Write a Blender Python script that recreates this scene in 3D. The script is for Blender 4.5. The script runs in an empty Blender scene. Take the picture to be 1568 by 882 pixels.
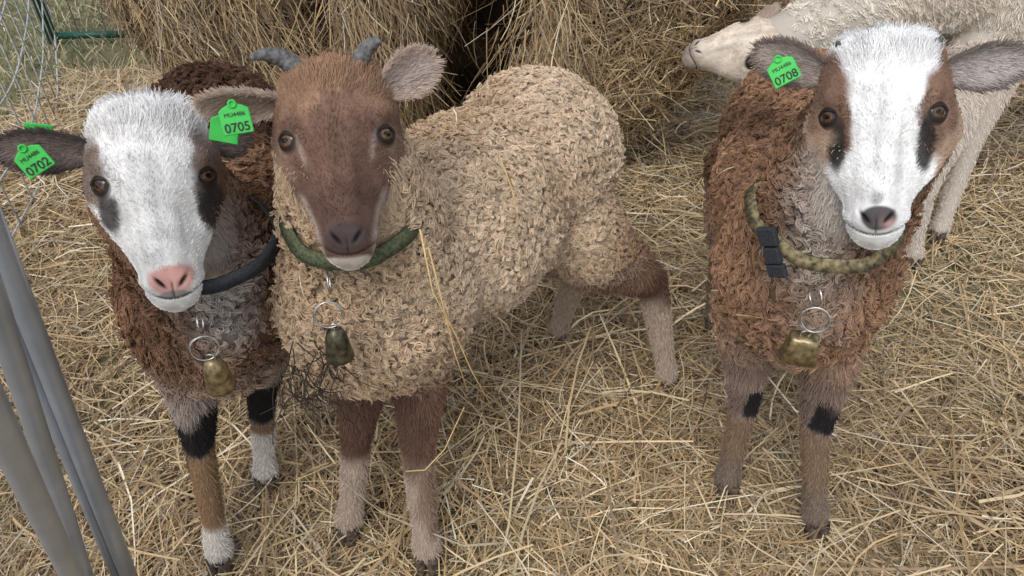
import bpy, math, time
import numpy as np
from mathutils import Vector, Matrix
T0=time.time()
sc=bpy.context.scene
R=np.random.default_rng(7)
def nz(v):
    v=np.asarray(v,float); return v/np.maximum(np.linalg.norm(v,axis=-1,keepdims=True),1e-9)
def sn(P,f,seed,k=7):
    r=np.random.default_rng(seed); P=np.asarray(P,float); o=np.zeros(len(P))
    for i in range(k):
        d=nz(r.normal(size=3))*f*r.uniform(.6,1.6); o+=np.sin(P@d+r.uniform(0,6.28))
    return o/math.sqrt(k)
def sstep(x,a,b):
    t=np.clip((x-a)/(b-a),0,1); return t*t*(3-2*t)
def mixc(c,d,m):
    m=np.clip(m,0,1)[:,None]; return c*(1-m)+np.asarray(d)*m

# ---------------------------------------------------------------- materials
def mat_attr(name,rough=.8,spec=.25,trans=0.,bump=0):
    m=bpy.data.materials.new(name); m.use_nodes=True; nt=m.node_tree; b=nt.nodes['Principled BSDF']
    a=nt.nodes.new('ShaderNodeAttribute'); a.attribute_name='Col'
    if spec==0:
        d=nt.nodes.new('ShaderNodeBsdfDiffuse'); nt.links.new(a.outputs['Color'],d.inputs['Color'])
        nt.nodes.remove(b); nt.links.new(d.outputs[0],nt.nodes['Material Output'].inputs['Surface']); return m
    nt.links.new(a.outputs['Color'],b.inputs['Base Color'])
    b.inputs['Roughness'].default_value=rough; b.inputs['Specular IOR Level'].default_value=spec
    if bump:
        n=nt.nodes.new('ShaderNodeTexNoise'); n.inputs['Scale'].default_value=bump
        bp=nt.nodes.new('ShaderNodeBump'); bp.inputs['Strength'].default_value=.4; bp.inputs['Distance'].default_value=.003
        nt.links.new(n.outputs['Fac'],bp.inputs['Height']); nt.links.new(bp.outputs[0],b.inputs['Normal'])
    return m
def mat_noise(name,c1,c2,scale,rough=.6,metal=0,spec=.4,bump=.2):
    m=bpy.data.materials.new(name); m.use_nodes=True; nt=m.node_tree; b=nt.nodes['Principled BSDF']
    tc=nt.nodes.new('ShaderNodeTexCoord')
    n=nt.nodes.new('ShaderNodeTexNoise'); n.inputs['Scale'].default_value=scale; n.inputs['Detail'].default_value=6
    nt.links.new(tc.outputs['Object'],n.inputs['Vector'])
    r=nt.nodes.new('ShaderNodeValToRGB'); r.color_ramp.elements[0].color=(*c1,1); r.color_ramp.elements[1].color=(*c2,1)
    r.color_ramp.elements[0].position=.35; r.color_ramp.elements[1].position=.65
    nt.links.new(n.outputs['Fac'],r.inputs[0]); nt.links.new(r.outputs[0],b.inputs['Base Color'])
    b.inputs['Roughness'].default_value=rough; b.inputs['Metallic'].default_value=metal; b.inputs['Specular IOR Level'].default_value=spec
    if bump:
        bp=nt.nodes.new('ShaderNodeBump'); bp.inputs['Strength'].default_value=bump; bp.inputs['Distance'].default_value=.002
        nt.links.new(n.outputs['Fac'],bp.inputs['Height']); nt.links.new(bp.outputs[0],b.inputs['Normal'])
    return m
M_skin=mat_attr('sheep_skin',.75,.2,bump=600)
M_hair=mat_attr('sheep_hair',.7,.15)
M_wool=mat_attr('sheep_wool',.85,0)
M_straw=mat_attr('straw_stalks',.5,.35)
M_litter=mat_attr('straw_litter',.9,.1,bump=120)
M_grass=mat_attr('grass_blades',.6,.3)
M_eye=mat_attr('eye_gloss',.10,.42)
M_lid=mat_attr('eyelid_skin',.55,.3)
M_horn=mat_noise('horn',(.06,.058,.055),(.15,.145,.14),180,.55,bump=.8)
M_hoof=mat_noise('hoof',(.03,.022,.016),(.12,.09,.06),120,.7)
M_tag=mat_noise('ear_tag_plastic',(.03,.40,.05),(.045,.47,.07),40,.5,bump=0)
M_ink=mat_noise('tag_ink',(.01,.015,.01),(.015,.02,.015),50,.6,bump=0)
M_colg=mat_noise('collar_green',(.035,.045,.025),(.11,.125,.06),260,.85)
M_colk=mat_noise('collar_black',(.012,.014,.018),(.03,.033,.04),300,.7)
M_coly=mat_noise('collar_olive',(.035,.03,.018),(.25,.20,.10),130,.85)
M_steel=mat_noise('steel_ring',(.35,.34,.32),(.6,.58,.55),200,.3,metal=1)
M_brass=mat_noise('old_brass',(.16,.12,.06),(.42,.34,.19),120,.40,metal=.85,bump=.4)
M_dbrass=mat_noise('dark_brass',(.05,.045,.03),(.17,.15,.10),120,.42,metal=.8,bump=.4)
M_galv=mat_noise('galvanised_steel',(.33,.37,.43),(.42,.47,.54),14,.33,metal=.7,bump=.03)
M_wire=mat_noise('wire_steel',(.35,.36,.36),(.62,.63,.62),80,.5,metal=.5,bump=0)
M_gpost=mat_noise('green_paint',(.008,.05,.035),(.015,.085,.06),60,.5,bump=.1)
M_twig=mat_noise('twig',(.02,.014,.01),(.05,.035,.025),90,.8)

# ---------------------------------------------------------------- mesh helpers
class Grp:
    def __init__(s,name,loc):
        s.e=bpy.data.objects.new(name,None); s.e.location=loc; s.loc=Vector(loc); s.e.empty_display_size=.1
        sc.collection.objects.link(s.e)
    def add(s,o):
        o.parent=s.e; o.matrix_parent_inverse=Matrix.Translation(-s.loc)
def link(o,g=None):
    sc.collection.objects.link(o)
    if g: g.add(o)
    return o
def mesh_np(name,V,F,mat,cols=None,g=None,smooth=True):
    V=np.asarray(V,np.float32); F=np.asarray(F,np.int32); me=bpy.data.meshes.new(name)
    k=F.shape[1]; me.vertices.add(len(V)); me.vertices.foreach_set('co',V.ravel())
    me.loops.add(F.size); me.loops.foreach_set('vertex_index',F.ravel())
    me.polygons.add(len(F)); me.polygons.foreach_set('loop_start',np.arange(0,F.size,k,dtype=np.int32))
    me.update(calc_edges=True)
    if smooth: me.polygons.foreach_set('use_smooth',np.ones(len(F),bool))
    if cols is not None:
        a=me.color_attributes.new('Col','FLOAT_COLOR','POINT')
        a.data.foreach_set('color',np.c_[cols,np.ones(len(cols))].astype(np.float32).ravel())
    me.materials.append(mat)
    return link(bpy.data.objects.new(name,me),g)
def grid_faces(n,m,closed=True):
    i=np.arange(n-1)[:,None]; j=np.arange(m if closed else m-1)[None,:]; j2=(j+1)%m
    return np.stack([i*m+j,i*m+j2,(i+1)*m+j2,(i+1)*m+j],-1).reshape(-1,4)
def ring_close(n,m):
    return np.array([[(n-1)*m+j,(n-1)*m+(j+1)%m,(j+1)%m,j] for j in range(m)])
def tube(name,pts,rad,mat,g=None,seg=10):
    pts=np.asarray(pts,float); n=len(pts); rad=np.broadcast_to(rad,n)
    t=nz(np.gradient(pts,axis=0)); up=np.array([0,0,1.]) 
    if abs(t[0]@up)>.9: up=np.array([1.,0,0])
    V=[];u=nz(np.cross(t[0],up))
    for i in range(n):
        u=nz(u-(u@t[i])*t[i]); w=np.cross(t[i],u)
        a=np.linspace(0,2*math.pi,seg,endpoint=False)
        V.append(pts[i]+rad[i]*(np.cos(a)[:,None]*u+np.sin(a)[:,None]*w))
    V=[pts[0]+(V[0]-pts[0])*.05]+V+[pts[-1]+(V[-1]-pts[-1])*.05]
    return mesh_np(name,np.concatenate(V),grid_faces(n+2,seg),mat,g=g)
def torus(name,c,n,R1,r,mat,g=None,sx=1,sy=1,up=(0,0,1),seg=40,flat=1.0):
    n=nz(n); u=nz(np.cross(up,n)); w=np.cross(n,u)
    th=np.linspace(0,2*math.pi,seg,endpoint=False); ph=np.linspace(0,2*math.pi,10,endpoint=False)
    V=[]
    for t in th:
        rd=math.cos(t)*u*sx+math.sin(t)*w*sy
        ctr=np.asarray(c)+rd*R1; rdn=nz(rd)
        for p in ph: V.append(ctr+rdn*math.cos(p)*r+n*math.sin(p)*r*flat)
    return mesh_np(name,np.array(V),np.r_[grid_faces(seg,10),ring_close(seg,10)],mat,g=g)
def curves_obj(name,P,rad,cols,mat,g=None):
    N,k,_=P.shape
    hc=bpy.data.hair_curves.new(name); hc.add_curves([k]*N)
    hc.attributes['position'].data.foreach_set('vector',P.astype(np.float32).ravel())
    ra=hc.attributes.get('radius') or hc.attributes.new('radius','FLOAT','POINT')
    rr=np.broadcast_to(rad,(N,k)).astype(np.float32)
    ra.data.foreach_set('value',np.ascontiguousarray(rr).ravel())
    ca=hc.attributes.new('Col','FLOAT_COLOR','CURVE')
    ca.data.foreach_set('color',np.c_[cols,np.ones(N)].astype(np.float32).ravel())
    hc.materials.append(mat)
    return link(bpy.data.objects.new(name,hc),g)
def frames(n):
    up=np.where(np.abs(n[:,2:3])<.9,np.array([[0,0,1.]]),np.array([[1.,0,0]]))
    u=nz(np.cross(up,n)); return u,np.cross(n,u)
def ribbons(P0,D,Nn,L,W,bend,nseg=3):
    N=len(P0); S=nz(np.cross(D,Nn)); V=np.zeros((N,nseg+1,2,3)); 
    for i in range(nseg+1):
        s=i/nseg; c=P0+D*(L*s)[:,None]+bend*((s*s)*L)[:,None]
        w=(W*(1-.35*s))[:,None]*.5
        V[:,i,0]=c-S*w; V[:,i,1]=c+S*w
    b=(np.arange(N)*(nseg+1)*2)[:,None]
    F=np.stack([np.concatenate([b+2*i,b+2*i+1,b+2*i+3,b+2*i+2],1) for i in range(nseg)],1).reshape(-1,4)
    return V.reshape(-1,3),F
def tri_data(o):
    me=o.data; me.calc_loop_triangles()
    V=np.zeros(len(me.vertices)*3,np.float32); me.vertices.foreach_get('co',V); V=V.reshape(-1,3).astype(float)
    Tn=np.zeros(len(me.loop_triangles)*3,np.int32); me.loop_triangles.foreach_get('vertices',Tn); Tn=Tn.reshape(-1,3)
    Nn=np.zeros(len(V)*3,np.float32); me.vertex_normals.foreach_get('vector',Nn); Nn=Nn.reshape(-1,3).astype(float)
    return V,Tn,Nn
def sample(V,Tn,Nn,n,w=None):
    A=np.linalg.norm(np.cross(V[Tn[:,1]]-V[Tn[:,0]],V[Tn[:,2]]-V[Tn[:,0]]),axis=1)
    if w is not None: A=A*w
    idx=R.choice(len(Tn),n,p=A/A.sum()); r=R.random((n,2)); f=r.sum(1)>1; r[f]=1-r[f]
    b=np.c_[1-r.sum(1),r]; t=Tn[idx]
    return (V[t]*b[:,:,None]).sum(1),nz((Nn[t]*b[:,:,None]).sum(1))

PAL=np.array([[.56,.405,.215],[.46,.32,.16],[.65,.51,.31],[.33,.225,.125],[.23,.155,.09],[.76,.66,.48],[.42,.32,.20],[.12,.082,.05]])
# ---------------------------------------------------------------- body
def ell(c,r,d):
    d=nz(d); s=nz(np.cross([0,0,1.],d)); u=np.cross(d,s)
    return ('e',np.asarray(c,float),np.asarray(r,float),np.array([d,s,u]),'body')
def cap(p0,r0,p1,r1,lab): return ('c',np.asarray(p0,float),r0,np.asarray(p1,float),r1,lab)
def chain(pts,lab): return [cap(pts[i][0],pts[i][1],pts[i+1][0],pts[i+1][1],lab) for i in range(len(pts)-1)]
def prim_mesh(p):
    nt,nr=24,18; th=np.linspace(0,2*math.pi,nt,endpoint=False)
    ph=np.linspace(.02,math.pi-.02,nr)
    if p[0]=='e':
        pts=np.array([[-math.cos(a),math.sin(a)*math.cos(t),math.sin(a)*math.sin(t)] for a in ph for t in th])
        V=p[1]+(pts*p[2])@p[3]; n=nr
    else:
        d=nz(p[3]-p[1]); up=np.array([0,0,1.]) if abs(d[2])<.9 else np.array([1.,0,0]); s=nz(np.cross(up,d)); u=np.cross(d,s); V=[]
        for q in range(2):
            c,r=(p[1],p[2]) if q==0 else (p[3],p[4])
            for a in (np.linspace(.02,math.pi/2,9) if q==0 else np.linspace(math.pi/2,math.pi-.02,9)):
                for t in th: V.append(c+r*(-math.cos(a)*d+math.sin(a)*(math.cos(t)*s+math.sin(t)*u)))
        V=np.array(V); n=18
    F=grid_faces(n,nt); m=len(V)
    V=np.r_[V,[V[:nt].mean(0)],[V[-nt:].mean(0)]]
    caps=[(( j+1)%nt,j,m) for j in range(nt)]+[((n-1)*nt+j,(n-1)*nt+(j+1)%nt,m+1) for j in range(nt)]
    return V,[tuple(f) for f in F]+caps
def prim_dist(p,P):
    if p[0]=='e':
        q=(P-p[1])@p[3].T; k=np.linalg.norm(q/p[2],axis=1); return (k-1)*p[2].min()
    ab=p[3]-p[1]; t=np.clip(((P-p[1])@ab)/(ab@ab),0,1)
    return np.linalg.norm(P-p[1]-t[:,None]*ab,axis=1)-(p[2]+(p[4]-p[2])*t)
def labels(prims,P):
    D=np.array([prim_dist(p,P) for p in prims]); i=D.argmin(0)
    return np.array([p[-1] for p in prims])[i]
def build_body(prims,g,voxel=.007):
    Vs=[];Fs=[];o=0
    for p in prims:
        V,F=prim_mesh(p); Vs.append(V); Fs+= [tuple(x+o for x in f) for f in F]; o+=len(V)
    me=bpy.data.meshes.new('tmp'); me.from_pydata(np.concatenate(Vs).tolist(),[],Fs); me.update()
    ob=bpy.data.objects.new('tmp',me); sc.collection.objects.link(ob)
    m=ob.modifiers.new('r','REMESH'); m.mode='VOXEL'; m.voxel_size=voxel
    m=ob.modifiers.new('s','SMOOTH'); m.factor=.5; m.iterations=9
    dg=bpy.context.evaluated_depsgraph_get(); em=bpy.data.meshes.new_from_object(ob.evaluated_get(dg))
    bpy.data.objects.remove(ob); em.name='body'
    em.polygons.foreach_set('use_smooth',np.ones(len(em.polygons),bool)); em.update()
    return link(bpy.data.objects.new('body',em),g)
def set_cols(o,cols,mat):
    a=o.data.color_attributes.new('Col','FLOAT_COLOR','POINT')
    a.data.foreach_set('color',np.c_[cols,np.ones(len(cols))].astype(np.float32).ravel())
    o.data.materials.clear(); o.data.materials.append(mat)

class HF:
    def __init__(s,org,O,roll,scale=1.,b=None):
        s.o=np.asarray(org,float); s.O=nz(O); s.s=scale
        if b is None:
            dn=nz(np.array([0,0,-1.])+s.O[2]*s.O); rt=np.cross(s.O,dn)
            r=math.radians(roll); s.b=nz(dn*math.cos(r)+rt*math.sin(r))
        else: s.b=nz(np.asarray(b,float)-(np.asarray(b)@s.O)*s.O)
        s.a=np.cross(s.O,s.b)
        s.M=np.array([s.a,s.b,s.O])
    def w(s,p): return s.o+(np.asarray(p,float)*s.s)@s.M
    def d(s,v): return np.asarray(v,float)@s.M
    def l(s,P): return ((P-s.o)@s.M.T)/s.s

PB=np.array([-.093,-.088,-.075,-.055,-.03,0,.025,.05,.08,.10,.118,.132,.143,.150,.153])
PW=np.array([.008,.036,.053,.0645,.071,.0735,.0675,.0545,.0410,.0350,.0325,.0290,.022,.013,.004])
PF=np.array([-.066,-.046,-.024,-.008,.001,.003,.002,.001,-.002,-.004,-.009,-.017,-.028,-.039,-.047])
PK=np.array([-.075,-.10,-.12,-.135,-.14,-.142,-.138,-.125,-.103,-.090,-.082,-.076,-.070,-.062,-.052])
_nb,_nt=170,120
_s=np.linspace(0,1,_nb); _b=PB[0]+(PB[-1]-PB[0])*(.5-.5*np.cos(math.pi*_s))*.6+(PB[-1]-PB[0])*_s*.4
def _sm(y):
    f=np.interp(_b,PB,y); fp=np.pad(f,4,mode='edge'); return np.convolve(fp,np.ones(9)/9,'valid')
_W,_F,_K=_sm(PW),_sm(PF),_sm(PK)
def hsurf(b,th,cheek=.08):
    W=np.interp(b,_b,_W);Fr=np.interp(b,_b,_F);K=np.interp(b,_b,_K)
    c,si=np.cos(th),np.sin(th); e=2/2.2
    X=W*np.sign(c)*np.abs(c)**e; mid=(Fr+K)/2; h=(Fr-K)/2
    C=mid+h*np.sign(si)*np.abs(si)**e
    fr=np.maximum(si,0)**2
    X=X*(1-.22*fr*(1-.8*sstep(b,.09,.125)))
    X=X*(1-.22*np.maximum(-si,0)**1.5)*(1+cheek*np.exp(-((si+.05)/.45)**2)*sstep(b,-.02,.03)*(1-sstep(b,.065,.1)))
    return X,C,mid
_ex,_ec,_=hsurf(np.array([0.]),np.array([math.radians(35)]))
EYE=np.array([_ex[0],.0,_ec[0]])
def mottle(l,c):
    return c*(1+.09*sn(l,240,301)+.07*sn(l,70,302)+.06*sn(l*np.array([1,.3,1]),500,303))[:,None]
def build_head(hf,g,colfn0,fur=(.0052,34000),name='head',fk=1.0,cheek=.08,iris_c=(.085,.038,.016)):
    colfn=lambda l: mottle(l,colfn0(l))
    nb,nt=_nb,_nt; b=_b
    th=np.linspace(0,2*math.pi,nt,endpoint=False)
    B=np.repeat(b[:,None],nt,1); TH=np.repeat(th[None],nb,0)
    X,C,mid=hsurf(B.ravel(),TH.ravel(),cheek)
    V=np.stack([X,B.ravel(),C],-1)
    cen=np.stack([0*X,B.ravel(),mid],-1)
    out=nz(V-cen); A=np.abs(V[:,0]); bb=V[:,1]; front=(V[:,2]>cen[:,2])
    def gau(pa,pb,pc,r): return np.exp(-(((A-pa)**2+(bb-pb)**2+(V[:,2]-pc)**2)/r**2))
    disp=-.007*gau(EYE[0],.001,EYE[2],.014)+.0065*gau(EYE[0]-.003,-.021,EYE[2]+.006,.014)+.002*gau(.045,.024,-.02,.012)
    disp+=-.0050*gau(.036,.042,-.010,.02)+.0025*gau(.050,.045,-.06,.018)
    disp+=.0035*gau(.017,.112,-.012,.010)
    nd=((A-.0125-(.112-bb)*.65)/.0026)**2+((bb-.113)/.0070)**2
    disp+=-.0045*np.exp(-nd)*front
    disp+=-.002*np.exp(-(A/.0012)**2)*sstep(bb,.108,.114)*(1-sstep(bb,.13,.133))*front
    bm=.1335-(A/.03)**2*.011
    disp+=-.0032*np.exp(-((bb-bm)/.0017)**2)*(A<.033)*(V[:,2]>-.075)
    disp+=.0018*np.exp(-((bb-bm+.008)/.005)**2)*front
    V=V+out*disp[:,None]
    col=colfn(V)
    col=mixc(col,(.012,.008,.008),np.exp(-nd**1.5)*front*1.3)
    col=mixc(col,(.03,.02,.018),np.exp(-((bb-bm)/.0016)**2)*(A<.032)*(V[:,2]>-.07)*.9)
    col=mixc(col,(.03,.02,.018),np.exp(-(A/.001)**2)*sstep(bb,.112,.116)*(1-sstep(bb,.13,.133))*front*.7)
    ob=mesh_np(name,hf.w(V),grid_faces(nb,nt)[:,::-1],M_skin,col,g)
    RE=.0145
    for sx in (-1,1):
        eo=nz(np.array([sx*.74,-.03,.66])); c0=EYE*np.array([sx,1,1])-eo*.0130
        u=nz(np.cross([0,-1,0],eo)); v=np.cross(eo,u)
        if v[1]<0: v=-v
        n1,n2=40,40; ph=np.linspace(.01,math.pi-.01,n1); t=np.linspace(0,2*math.pi,n2,endpoint=False)
        Q=np.array([[math.sin(a)*math.cos(q),math.sin(a)*math.sin(q),math.cos(a)] for a in ph for q in t])
        rr=np.hypot(Q[:,0],Q[:,1]); f=Q[:,2]>0
        cc=np.tile(np.array([.018,.010,.008]),(len(Q),1))
        iris=(rr<.72)&f; cc[iris]=np.array(iris_c)*(.7+.5*np.random.default_rng(3).random(iris.sum()))[:,None]
        cc[(rr>.60)&(rr<.82)&f]=(.020,.011,.008)
        cc[f&((Q[:,0]/.44)**2+(Q[:,1]/.22)**2<1)]=(.002,.002,.003)
        ew=c0+RE*(Q[:,[0]]*u+Q[:,[1]]*v+Q[:,[2]]*eo)
        mesh_np('eye',hf.w(ew),grid_faces(n1,n2),M_eye,cc,g)
        m_=56; t=np.linspace(0,2*math.pi,m_,endpoint=False); L=[];LC=[]
        ri=np.array([0,.12,.3,.55,.8,1.])
        for k_,w_ in enumerate(ri):
            for q in t:
                ct,st=math.cos(q),math.sin(q)
                xi=.0122*ct; yi=(.0060 if st<0 else .0070)*np.sign(st)*abs(st)**1.2
                xo,yo=.0210*ct,.0195*st
                x=xi+(xo-xi)*w_; y=yi+(yo-yi)*w_
                hs_=math.sqrt(max((RE+.0012)**2-min(x*x+y*y,.00013),1e-6))
                lid=.0012*math.sin(math.pi*min(w_*2.2,1))*(1.9 if st<0 else .8)
                h_in=hs_+lid; h_out=.0130-.0045
                wgt=sstep(np.array([w_]),.25,1.)[0]
                L.append(c0+u*x+v*y+eo*(h_in*(1-wgt)+h_out*wgt)); LC.append(w_)
        L=np.array(L);LC=np.array(LC)
        cl_=mixc(colfn(L)*.8,(.016,.011,.009),1-sstep(LC,.30,.75))
        mesh_np('eyelid',hf.w(L),grid_faces(6,m_),M_lid,cl_,g=g)
    Vw,Tn,Nn=tri_data(ob)
    if (Nn*(Vw-hf.w([0,.02,-.07]))).sum(1).mean()<0: Nn=-Nn
    P,N=sample(Vw,Tn,Nn,fur[1])
    l=hf.l(P); A=np.abs(l[:,0]); b=l[:,1]
    de=l-np.c_[np.sign(l[:,0])*EYE[0],0*A,EYE[2]+0*A]; dEye=np.linalg.norm(de*np.array([.92,1.15,.92]),axis=1)
    nose=(A<.021-.3*np.abs(b-.113))&(b>.101)&(b<.1335)&(l[:,2]>-.05)
    keep=(dEye>.0150)&~nose&(l[:,2]>-.135)
    P,N,l,A,b,de,dEye=P[keep],N[keep],l[keep],A[keep],b[keep],de[keep],dEye[keep]
    fl=np.c_[np.sign(l[:,0])*.45*sstep(A,0,.03),-(1-.3*sstep(b,-.06,-.02)),-.5*sstep(A,.03,.06)]
    ne=(1-sstep(dEye,.018,.036))[:,None]; fl=hf.d(fl*(1-ne)+nz(de)*ne)
    fl=nz(fl-(fl*N).sum(1)[:,None]*N)
    crown=1-sstep(b,-.075,-.035)
    Ln=fur[0]+fk*(.010*crown+.008*sstep(-l[:,2],.05,.09)*(1-sstep(b,.06,.1)))-.0024*sstep(b,.07,.11)
    Ln*=R.uniform(.65,1.25,len(P))*hf.s
    tu=sn(l,190,304)[:,None]*.22
    fl2=hf.d(np.c_[np.ones(len(P)),0*A,0*A])*tu
    D=nz(N*(.42+.35*crown)[:,None]+fl+fl2+R.normal(size=P.shape)*.24)
    s4=np.linspace(0,1,3)[None,:,None]
    pts=(P-N*.0005)[:,None]+D[:,None]*Ln[:,None,None]*s4-N[:,None]*(Ln*.22)[:,None,None]*s4**2
    cc=colfn(l)*(R.uniform(.78,1.16,len(P))[:,None])
    curves_obj('face_fur',pts,np.linspace(.00046,.0002,3)*hf.s,np.clip(cc,0,.9),M_hair,g)
    return ob
def ear(hf,g,base,tip,face,cin,cout,rim,W=.026,name='ear',cup=.9,droop=0.):
    base=np.array(base,float); tip=np.array(tip,float); e=tip-base; L=np.linalg.norm(e); e=e/L
    f=nz(np.array(face,float)); f=nz(f-(f@e)*e); u=np.cross(e,f)
    n,m=28,19; s=np.linspace(0,1,n); v=np.linspace(-1,1,m)
    wid=W*np.interp(s,[0,.15,.4,.65,.85,.95,1],[.50,.70,1,.93,.58,.32,.05])
    V=[];C=[]
    for side in (0,1):
        for i in range(n):
            for j in range(m):
                k=cup*(1-.55*s[i]); ang=v[j]*1.25*k
                x=math.sin(ang)/max(math.sin(1.25*k),.3)*wid[i] if k>.05 else v[j]*wid[i]
                z=(1-math.cos(ang))*wid[i]*.9
                p=base+e*L*s[i]+u*x+f*z+np.array([0,1,0])*droop*s[i]**2*L
                if side: p=p-f*.0028*(1-abs(v[j])**6)*min(1,(1-s[i])*8)
                V.append(p)
                c=np.array(cout if side else cin); ed=max(abs(v[j])**5,s[i]**10)
                if not side:
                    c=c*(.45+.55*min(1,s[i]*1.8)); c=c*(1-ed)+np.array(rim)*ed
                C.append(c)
    V=np.array(V);C=np.array(C); F1=grid_faces(n,m,False); F2=F1[:,::-1]+n*m
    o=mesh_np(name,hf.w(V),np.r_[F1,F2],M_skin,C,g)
    Vw,Tn,_=tri_data(o)
    P,N0=sample(Vw,Tn,np.ones_like(Vw),7000)
    l=hf.l(P); loc=l-base; sv=(loc@e)/L
    fw=hf.d(f); sd=np.where(R.random(len(P))<.5,1.,-1.)
    edge=np.abs(loc@u)/np.maximum(np.interp(sv,s,wid),1e-4)
    ew=hf.d(e)
    kp=(sd<0)|(R.random(len(P))<.35+.65*edge**2)
    P,sv,sd,edge,loc=P[kp],sv[kp],sd[kp],edge[kp],loc[kp]
    col=np.where((sd>0)[:,None],np.array(cin)[None],np.array(cout)[None]); col=mixc(col,rim,(edge**4)*.9+sstep(sv,.9,1)*.6)
    D=nz(ew*.9+sd[:,None]*fw*.35+hf.d(u)*(np.sign(loc@u)*edge*.5)[:,None]+R.normal(size=P.shape)*.2)
    Ln=R.uniform(.004,.008,len(P))*hf.s*(1+.7*edge)
    s4=np.linspace(0,1,3)[None,:,None]
    pts=P[:,None]+D[:,None]*Ln[:,None,None]*s4
    curves_obj(name+'_fur',pts,np.linspace(.0004,.0002,3),np.clip(col*R.uniform(.75,1.2,len(P))[:,None],0,.9),M_hair,g)
def wool(g,V,Tn,Nn,fleece_t,hf,colfn,c,name='fleece'):
    L,rc,curl,flow,per,turns,conv=c['L'],c['rc'],c['curl'],c['flow'],c['per'],c.get('turns',1.6),c.get('conv',.35)
    Pc,Nc=sample(V,Tn,Nn,c['nc'],fleece_t)
    l=hf.l(Pc); box=(l[:,1]>-.10)&(l[:,1]<.155)&(np.abs(l[:,0])<.068)
    dr=box&(l[:,2]>-.075)
    Pc,Nc,l,box=Pc[~dr],Nc[~dr],l[~dr],box[~dr]
    near=box&(l[:,2]>-.135)
    nh=np.linalg.norm((l-np.array([0,.0,-.08])),axis=1)
    Lc=L(Pc)*R.uniform(.70,1.28,len(Pc))*(.45+.55*sstep(nh,.08,.16))*np.where(near,.5,1.)
    lump=sn(Pc,45,205); Lc=Lc*(1+.13*lump)
    u,w=frames(Nc); n=len(Pc)
    fld=c.get('field',.8); fa=sn(Pc,28,201)*2.2+R.normal(size=n)*.8
    tg=np.cos(fa)[:,None]*u+np.sin(fa)[:,None]*w
    fw=flow(Pc,Nc)+0*Pc; fw=fw-.9*(fw*Nc).sum(1)[:,None]*Nc
    D=nz(Nc+fw+tg*fld+R.normal(size=Pc.shape)*.25)
    k=c.get('k',6); s=np.linspace(0,1,k)
    off=R.normal(size=(n,per,2))*rc*.5*R.uniform(.7,1.25,(n,1,1))
    offv=off[:,:,[0]]*u[:,None]+off[:,:,[1]]*w[:,None]
    ph=R.uniform(0,6.28,(n,1)); fq=turns*R.uniform(.7,1.3,(n,1))*R.choice([-1,1],(n,1))
    curl=curl*R.uniform(.75,1.25,(n,1))
    pts=np.zeros((n,per,k,3))
    hl=R.uniform(.82,1.05,(n,per)); cl=R.uniform(.82,1.18,(n,per)); dph=R.normal(size=(n,per))*c.get('dph',.20)
    fz=R.normal(size=(n,per,3))*.0006
    cu,cw=frames(D)
    for i in range(k):
        a=ph+dph+fq*6.28*s[i]; amp=curl*min(1,s[i]*3)
        cc=(np.cos(a)*cl*amp)[:,:,None]*cu[:,None]+(np.sin(a)*cl*amp)[:,:,None]*cw[:,None]
        pts[:,:,i]=Pc[:,None]-Nc[:,None]*.004+offv*(1-conv*s[i]**1.3)+D[:,None]*(Lc[:,None]*hl*s[i])[:,:,None]+cc+fz*s[i]**2
        pts[:,:,i]+=(tg*(Lc*.25*s[i]**2)[:,None])[:,None]-(Nc*(Lc*.22*s[i]**2)[:,None])[:,None]
        pts[:,:,i,2]-=(Lc[:,None]*hl)*.12*s[i]**2
    col=colfn(Pc); col=col*(R.uniform(.84,1.14,(n,1))*(1+.07*lump[:,None]))
    cols=np.repeat(col[:,None],per,1)*R.uniform(.86,1.14,(n,per,1))
    return curves_obj(name,pts.reshape(-1,k,3),np.linspace(.00068,.00050,k),np.clip(cols.reshape(-1,3),0,.9),M_wool,g)
def fur_short(g,V,Tn,Nn,w,colfn,n,Lfn,name='leg_fur'):
    P,N=sample(V,Tn,Nn,n,w); 
    dn=np.array([0,0,-1.])+0*N; dn=dn-.8*(dn*N).sum(1)[:,None]*N
    D=nz(N*.42+dn+R.normal(size=P.shape)*.2)
    Ln=Lfn(P)*R.uniform(.6,1.25,len(P)); s4=np.linspace(0,1,3)[None,:,None]
    pts=P[:,None]+D[:,None]*Ln[:,None,None]*s4
    curves_obj(name,pts,np.linspace(.00055,.00025,3),np.clip(colfn(P)*R.uniform(.75,1.2,(len(P),1)),0,.9),M_hair,g)
def hoof(g,p,fw):
    fw=nz(np.array([fw[0],fw[1],0.])); sd=np.array([-fw[1],fw[0],0])
    Vs=[];Fs=[];o=0
    for sg in (-1,1):
        n,m=10,16
        for i in range(n):
            t=i/(n-1); z=.036*(1-t)-.004; r=.0105+.0035*t; 
            for j in range(m):
                a=2*math.pi*j/m; x=math.cos(a); y=math.sin(a)
                rr=r if i<n-1 else r*.05
                Vs.append(np.array(p)+np.array([0,0,z])+sd*(sg*.0105+y*rr*.85)+fw*(x*rr*(1.4 if x>0 else 1.0)+.008*t))
        Fs.append(grid_faces(n,m)+o); o+=n*m
    mesh_np('hoof',np.array(Vs),np.concatenate(Fs),M_hoof,g=g)
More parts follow.
